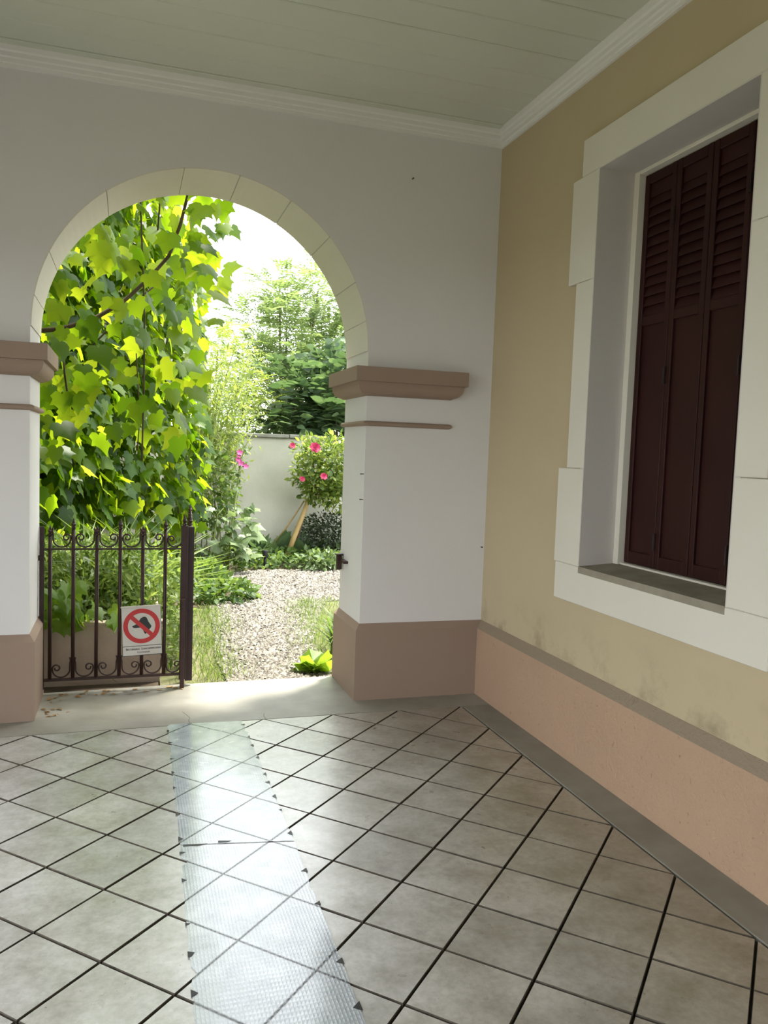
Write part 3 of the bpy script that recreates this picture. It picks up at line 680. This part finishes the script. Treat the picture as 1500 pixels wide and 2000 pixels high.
# trees over the wall
tree('feathery_tree', 'light green feathery tree rising behind the garden wall', (.55, 10.2, -.07),
     [(at(560, 650, 10.2), (1.15, .9, .75), 3), (at(545, 575, 10.4), (.5, .5, .45), 1.1), (at(620, 590, 10.0), (.7, .7, .65), 1.5), (at(500, 730, 9.8), (.8, .7, .6), 1.6), (at(640, 700, 9.8), (.9, .8, .7), 2), (at(700, 620, 10.2), (1.0, .9, .9), 1.6), (at(590, 740, 9.6), (1.1, .7, .6), 2.2)], 1750, .5, 9, .10, 'pale_foliage', .10)
tree('walnut_tree', 'darker broad leaved tree leaning over the garden wall coping', (1.3, 8.5, -.07),
     [(at(610, 770, 8.3), (.75, .5, .38), 2), (at(670, 760, 8.2), (.8, .6, .6), 2), (at(570, 800, 8.0), (.45, .35, .22), 1), (at(655, 815, 7.8), (.45, .3, .16), .8)], 210, .6, 5, .24, 'dark_foliage', .09, OVAL)
tree('locust_sapling', 'yellow green small leaved tree between the creeper and the garden wall', (-1.0, 8.2, -.07),
     [(at(425, 700, 8.1), (.55, .4, .5), 1.4), (at(470, 765, 8.0), (.55, .4, .42), 1.6), (at(430, 800, 8.0), (.5, .4, .45), 1.3), (at(505, 800, 7.9), (.32, .3, .26), .7), (at(460, 690, 8.3), (.4, .4, .45), .7), (at(400, 760, 8.2), (.5, .4, .7), 1.2)], 620, .36, 8, .065, 'lime_foliage', .05)
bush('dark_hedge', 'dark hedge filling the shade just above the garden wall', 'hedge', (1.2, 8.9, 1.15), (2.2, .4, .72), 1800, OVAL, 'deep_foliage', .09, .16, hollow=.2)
bush('distant_tree', 'hazy pale tree crown at the edge of the arch view', 'tree', (4.6, 13, 3.2), (2.6, 2.2, 2.8), 5000, OVAL, 'pale_foliage', .12, .22, [([(4.6, 13, -.07), (4.6, 13, 2.5)], .14)], hollow=.2)
# bamboo like shrub in front of the wall
r = thing('bamboo_shrub', 'airy yellow green bamboo like shrub against the garden wall', 'shrub', loc=Vector((-1.0, 6.3, -.07))); fr = []
for i in range(26):
    bx_, by_ = rng.uniform(-1.55, -.75), rng.uniform(5.9, 6.8); q = at(rng.uniform(388, 500), rng.uniform(660, 830), by_)
    p0 = Vector((bx_, by_, -.07)); pm = p0.lerp(q, .55)+Vector((-.05, 0, .15))
    MB().tube([p0, pm, q], [.008, .006, .003], 5).obj('cane', 'green_stem', r, True)
    for k_ in range(120):
        t = .35+.65*rng.random()**.8; c = p0.lerp(pm, t*2) if t < .5 else pm.lerp(q, t*2-1)
        c = c+rv(.11); fr.append(frame(c, rv(.8)+Vector((0, 0, -.1)), Vector((0, -.3, 1))+rv(.4), rng.uniform(.06, .12)))
o = link('foliage', cloud(*LANCE, fr, 'foliage', 'lime_foliage'), r); o['kind'] = 'stuff'
bush('leafy_shrub', 'mid green leafy shrub under the creeper beside the garden wall', 'shrub', at(405, 960, 6.0), (.42, .4, .55), 900, OVAL, 'mid_foliage', .05, .10, hollow=.3)
# hollyhock
hb = Vector((-.93, 5.5, -.05)); hh_ = thing('hollyhock', 'tall hollyhock with magenta flowers and broad pale leaves by the path', 'flower', loc=hb)
hp = [hb, at(450, 1050, 5.5), at(462, 960, 5.5), at(470, 900, 5.5), at(482, 865, 5.5), at(494, 846, 5.5)]
MB().tube(hp, [.014, .013, .011, .009, .006, .003], 7).obj('stem', 'green_stem', hh_, True)
MB().tube([hb, at(418, 1050, 5.45), at(425, 1005, 5.4), at(437, 992, 5.4)], [.010, .008, .006, .003], 7).obj('stem', 'green_stem', hh_, True)
RL = LV[1]; hm = bpy.data.meshes.new('leaf'); hm.from_pydata(*[RL[0], [], RL[1]]); hm.materials.append(M('silver_foliage'))
inv = Matrix.Translation(hb).inverted()
for i in range(60):
    x, y = min(496, max(404, rng.normal(452, 28))), rng.uniform(985, 1092); p = at(x, y, rng.uniform(5.2, 5.7)); d = Vector((p.x-hb.x, -.25, -.15))
    o = bpy.data.objects.new('leaf', hm); COL.objects.link(o); o.parent = hh_; o.matrix_local = inv @ fmat(frame(p, d+rv(.25), Vector((0, -.55, 1))+rv(.35), rng.uniform(.11, .22)*(1 if y > 1020 else .65)))
for i in range(26):
    t = rng.random(); p = hp[2].lerp(hp[4], t)+rv(.035); o = bpy.data.objects.new('leaf', hm); COL.objects.link(o); o.parent = hh_
    o.matrix_local = inv @ fmat(frame(p, rv(), Vector((0, -.5, 1))+rv(.4), rng.uniform(.04, .08)))
def flower(name, p, size, petals, mat, parent, rings=1):
    b = MB(); ax = Vector((.1, -.9, .45)).normalized(); u = ax.orthogonal().normalized(); w = ax.cross(u)
    for q in range(rings):
        for i in range(petals):
            a = 2*math.pi*(i+.5*q)/petals+q; d = u*math.cos(a)+w*math.sin(a); e = u*-math.sin(a)+w*math.cos(a); s = size*(1-.27*q); li = .25+.35*q
            P0 = p+ax*.012*q; b.add([P0, P0+d*s*.55+e*s*.38+ax*s*li*.5, P0+d*s+e*s*.22+ax*s*li, P0+d*s*.95-e*s*.22+ax*s*li, P0+d*s*.55-e*s*.38+ax*s*li*.5, P0+d*s*.55+ax*s*li*.3],
                                     [(0, 1, 5), (1, 2, 5), (2, 3, 5), (3, 4, 5), (4, 0, 5)])
    me = bpy.data.meshes.new(name); me.from_pydata(b.v, [], b.f); me.materials.append(M(mat)); return link(name, me, parent)
for x, y, s in ((468, 884, .042), (465, 898, .036), (470, 905, .044), (480, 911, .038), (466, 891, .03)): flower('blossom', at(x, y, 5.42), s, 5, 'magenta_petal', hh_)
# rose standard
rb = Vector((.10, 6.55, -.05)); rs = thing('rose_standard', 'rose bush on a leaning stem with large pink roses', 'rose bush', loc=rb)
MB().tube([rb, at(592, 1010, 6.5), at(606, 965, 6.5), at(625, 930, 6.5)], [.022, .02, .018, .012], 8).obj('trunk', 'bark', rs, True)
for a in ((575, 930), (590, 900), (640, 890), (660, 950), (650, 975), (612, 880)):
    MB().tube([at(606, 965, 6.5), at((606+a[0])/2+4, (965+a[1])/2-4, 6.5), at(*a, 6.45)], [.012, .008, .004], 6).obj('branch', 'bark', rs, True)
fr = []
for cx_, cy_, rx, rz, n in ((640, 915, .52, .42, 900), (625, 950, .33, .26, 420), (665, 960, .34, .30, 420), (600, 880, .22, .2, 170), (655, 880, .4, .28, 420), (590, 935, .16, .14, 90)):
    c = at(cx_, cy_, 6.45)
    for i in range(n):
        d = rv().normalized(); p = c+Vector((d.x*rx, d.y*.4, d.z*rz))*rng.random()**.45
        fr.append(frame(p, d+rv(.6), Vector((0, -.2, 1))+rv(.5), rng.uniform(.05, .095)))
o = link('foliage', cloud(*OVAL, fr, 'foliage', 'lime_foliage'), rs); o['kind'] = 'stuff'
fr2 = fr[::3]; fr2 = [[[q*1.05 for q in a[:3]]+[a[3]+rng.normal(0, .03)] for a in f] for f in fr2]
o = link('inner_foliage', cloud(*OVAL, fr2, 'inner_foliage', 'mid_foliage'), rs); o['kind'] = 'stuff'
for x, y, s in ((615, 875, .078), (571, 871, .045), (632, 931, .052), (590, 936, .04)): flower('rose_bloom', at(x, y, 5.98), s, 7, 'pink_petal', rs, 4)
st1 = tag(MB().tube([at(560, 1086, 6.35), at(575, 1048, 6.37), at(590, 1010, 6.4), at(603, 975, 6.42)], [.038, .036, .034, .030], 10).obj('bamboo_stake', 'bamboo_cane', None, True), 'thick yellow bamboo stake propping the rose bush', 'stake')
st2 = tag(MB().tube([at(531, 1066, 6.6), at(555, 1036, 6.6), at(575, 1008, 6.55), at(594, 978, 6.5)], [.012, .012, .011, .010], 8).obj('thin_stake', 'bamboo_cane', None, True), 'thin brown stake crossing behind the thick bamboo stake', 'stake')
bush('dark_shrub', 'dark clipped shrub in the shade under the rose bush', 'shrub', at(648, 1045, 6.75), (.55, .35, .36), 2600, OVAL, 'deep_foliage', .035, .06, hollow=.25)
# bollard light
BP = at(518, 1080, 5.62); bl = thing('bollard_light', 'small black bollard light among the plants by the stake', 'garden light', loc=Vector((BP.x, BP.y, -.06)))
MB().lathe([(.020, 0), (.020, .19)], (BP.x, BP.y, -.06), 12).obj('post', 'black_plastic', bl, True)
MB().lathe([(.038, 0), (.040, .01), (.040, .085), (.034, .095)], (BP.x, BP.y, .10), 14).obj('lamp_head', 'black_plastic', bl)
# broad leaved plants before the wall
OV = OVAL
def rosette(name, label, cat, base, n, L0, L1, tmpl, mat, tilt, group=None, single=True):
    base = Vector(base); r = thing(name, label, cat, group, base); fr = []
    for i in range(n):
        a = rng.uniform(0, 6.283); t = rng.uniform(*tilt); d = Vector((math.cos(a)*math.sin(t), math.sin(a)*math.sin(t), math.cos(t)))
        nr = Vector((-math.cos(a)*math.cos(t), -math.sin(a)*math.cos(t), math.sin(t)))+rv(.15)
        fr.append(frame(base+Vector((rng.normal(0, .02), rng.normal(0, .02), .01)), d, nr, rng.uniform(L0, L1)))
    if single:
        me = bpy.data.meshes.new('leaf'); me.from_pydata(tmpl[0], [], tmpl[1]); me.materials.append(M(mat)); inv = Matrix.Translation(base).inverted()
        for f in fr: o = bpy.data.objects.new('leaf', me); COL.objects.link(o); o.parent = r; o.matrix_local = inv @ fmat(f)
    else:
        o = link('foliage', cloud(*tmpl, fr, 'foliage', mat), r); o['kind'] = 'stuff'
    return r
for k_, (px, py, yy, lab) in enumerate(((505, 1062, 6.45, 'dark broad leaved plant behind the hollyhock leaves'), (545, 1068, 6.62, 'dark broad leaved plant between the bollard light and the stakes'), (585, 1070, 6.62, 'dark broad leaved plant behind the thick bamboo stake'), (470, 1060, 6.6, 'dark broad leaved plant at the foot of the bamboo like shrub'))):
    p = at(px, py, yy); p.z = -.06; rosette('broadleaf_plant', lab, 'plant', p, 26, .24, .46, OVAL, 'dark_foliage', (.15, 1.1), 'broad leaved plants along the garden wall')
# ground cover along the far bed and the low clump beside the path
fr = []
for i in range(2600):
    yy = rng.uniform(5.3, 6.9); xx = rng.uniform(-1.7, 1.6)
    if inside(xx, yy): continue
    z = rng.uniform(-.05, .13); fr.append(frame((xx, yy, z), rv(.8)+Vector((0, -.3, .1)), Vector((0, -.2, 1))+rv(.35), rng.uniform(.05, .11)))
o = link('ground_cover', cloud(*OVAL, fr, 'ground_cover', 'mid_foliage')); tag(o, 'low leafy ground cover along the far bed', 'plants', kind='stuff')
for c, rad, n, lab in ((at(440, 1145, 3.55), (.34, .32, .12), 420, 'low leafy clump spilling onto the gravel left of the path'), (at(630, 1092, 5.5), (.42, .25, .16), 380, 'pale leafy clump at the far end of the gravel path'), (at(400, 1100, 4.3), (.30, .5, .22), 500, 'leafy clump between the gate and the hollyhock')):
    c.z = .03; bush('leafy_clump', lab, 'plant', c, rad, n, OVAL, 'mid_foliage' if n != 380 else 'clump_foliage', .06, .11, hollow=.2, up=.8)
# grasses
def grass(name, label, n, fn, L0, L1, mat='grass_blade', spread=.35):
    fr = []
    for i in range(n):
        p = fn()
        if p is None: continue
        fr.append(frame(p, Vector((0, 0, 1))+rv(spread), rv(1), rng.uniform(L0, L1)))
    # wide blades: scale the template's width back up for short grass
    V = [(x*1.1, y, z*2) for x, y, z in BLADE[0]]
    o = link(name, cloud(V, BLADE[1], fr, name, mat)); return tag(o, label, 'grass', kind='stuff')
def strip(x0, x1, y0, y1, z=-.05): return lambda: (rng.uniform(x0, x1), rng.uniform(y0, y1), z)
def left_bank():
    y = .62+2.4*rng.random(); xe = -1.52 if y < 2 else -1.42
    return (xe-abs(rng.normal(0, .20))+.10*abs(rng.normal())+.03, y, -.05)
def right_bank():
    y = .75+2.6*rng.random(); xe = -.80+(y-.5)*.13
    return (xe+abs(rng.normal(0, .26))-.14*abs(rng.normal()), y, -.04)
grass('lawn_grass', 'short fresh grass along the left edge of the gravel path', 2000, left_bank, .03, .11)
grass('verge_grass', 'yellowish grass along the right edge of the gravel path', 3000, right_bank, .03, .09)
struct(MB().prism([(-1.93, .56), (-1.50, .56), (-1.50, 1.3), (-1.42, 2.2), (-1.38, 3.1), (-1.9, 3.2)], 2, -.1, -.045).obj('lawn_left', 'lawn_earth'), 'grassy earth left of the gravel path')
struct(MB().prism([(-.80, .56), (.4, .56), (.4, 3.4), (-.2, 3.3), (-.5, 2.4), (-.72, 1.6)], 2, -.1, -.042).obj('lawn_right', 'lawn_earth'), 'grassy earth right of the gravel path')
rosette('grass_tuft', 'arching grass tuft beside the right pier plinth', 'grass tuft', (-.62, 1.15, -.04), 120, .22, .42, [(x*1.3, y, z*2.2) for x, y, z in BLADE[0]] and ([(x*1.2, y, z*2.2) for x, y, z in BLADE[0]], BLADE[1]), 'grass_blade', (.1, 1.0), single=False)
p = at(618, 1304, .78); p.z = -.05; rosette('mallow_seedling', 'bright lime seedling with round leaves at the threshold corner', 'plant', p, 15, .10, .19, round_leaf(-.3), 'seedling_leaf', (.15, .95))
# planting behind the gate
for k_, (x, y, lab, n) in enumerate(((-2.45, 1.55, 'strap leaved lily clump behind the left half of the gate', 46), (-2.15, 1.65, 'strap leaved lily clump behind the sign', 52), (-1.95, 2.15, 'strap leaved lily clump behind the folded gate leaf', 52), (-2.52, 2.02, 'strap leaved lily clump in the corner by the left pier', 46), (-2.3, 2.4, 'tall strap leaved lily clump at the back of the planter', 56))):
    rosette('lily_clump', lab, 'plant', (x, y, .26 if y < 1.9 else -.06), n+14, .50 if y < 1.9 else .7, .80 if y < 1.9 else 1.05, STRAP, 'grass_blade', (.1, .95), 'lily clumps behind the gate')
fr = []
for i in range(4200):
    p = Vector((rng.uniform(-2.75, -1.70), rng.uniform(1.0, 2.3), 0)); p.z = (.28 if p.x < -1.97 else -.05)+rng.random()**1.2*(.50 if p.x < -1.97 else .65)
    fr.append(frame(p, rv(.7)+Vector((.1, -.3, -.1)), Vector((0, -.4, 1))+rv(.45), rng.uniform(.04, .10)))
o = link('planter_foliage', cloud(*LANCE, fr, 'planter_foliage', 'grass_blade')); tag(o, 'tangled fresh green foliage filling the planter behind the gate', 'plants', kind='stuff')
r = thing('trailing_ivy', 'pale ivy spilling over the planter rim beside the left pier', 'plant', loc=Vector((-2.5, .86, .33)))
lm = bpy.data.meshes.new('leaf'); lm.from_pydata(LV[0][0], [], LV[0][1]); lm.materials.append(M('seedling_leaf')); inv = Matrix.Translation(r.location).inverted()
for i in range(46):
    x, y = rng.uniform(60, 150), rng.uniform(1135, 1225)
    if i > 34: x, y = rng.uniform(150, 235), rng.uniform(1180, 1215)
    o = bpy.data.objects.new('leaf', lm); COL.objects.link(o); o.parent = r
    o.matrix_local = inv @ fmat(frame(at(x, y, rng.uniform(.74, .86)), Vector((.5, -.4, -.8))+rv(.4), Vector((.1, -.6, .8))+rv(.4), rng.uniform(.07, .12)))
# fallen leaves on the threshold
dl = bpy.data.meshes.new('fallen_leaf'); dl.from_pydata(*[OVAL[0], [], OVAL[1]]); dl.materials.append(M('dry_leaf'))
for i in range(42):
    if i < 26: p = Vector((rng.uniform(-2.55, -1.80), rng.uniform(.36, .47), .004))
    else: p = Vector((rng.uniform(-2.58, -2.45), rng.uniform(.0, .36), .004))
    o = link('fallen_leaf', dl, None, fmat(frame(p, Vector((rng.normal(), rng.normal(), .05)), Vector((0, 0, 1))+rv(.15), rng.uniform(.02, .045))))
    tag(o, 'small dry leaf lying on the threshold under the gate' if i < 26 else 'small dry leaf lying at the foot of the left pier', 'leaf', 'fallen leaves on the threshold')

# small nails left in the walls
def nail(p, d, label):
    p = Vector(p); o = MB().tube([p, p+Vector(d)*.018], .0025, 6).tube([p+Vector(d)*.018, p+Vector(d)*.021], .005, 8).obj('wall_nail', 'black_plastic'); tag(o, label, 'nail')
def on_wall(px, py): return at(px, py, 0)
nail(on_wall(805, 350), (0, -1, 0), 'tiny dark nail high on the wall right of the arch')
nail(on_wall(939, 1068), (0, -1, 0), 'tiny dark nail near the wall corner at hip height')
for py, lab in ((926, 'upper dark nail at the edge of the right arch pier'), (976, 'lower dark nail at the edge of the right arch pier')):
    q = at(712, py, 0); nail((JR, .012, q.z), (-1, 0, 0), lab)

# hairline cracks in the threshold slab
for (x, y), pts in (((372, 1405), [(0, 0), (-.006, .05), (.004, .10), (-.012, .16), (-.03, .21)]), ((519, 1402), [(0, 0), (-.004, .05), (.006, .09)])):
    c = at(x, y, -.236); c = Vector((c.x, -.238, 0)); L = [(c.x+a-.0011, c.y+b_) for a, b_ in pts]+[(c.x+a+.0011, c.y+b_) for a, b_ in pts[::-1]]
    MB().prism(L, 2, -.001, .0004).obj('crack', 'joint_dirt', fl)
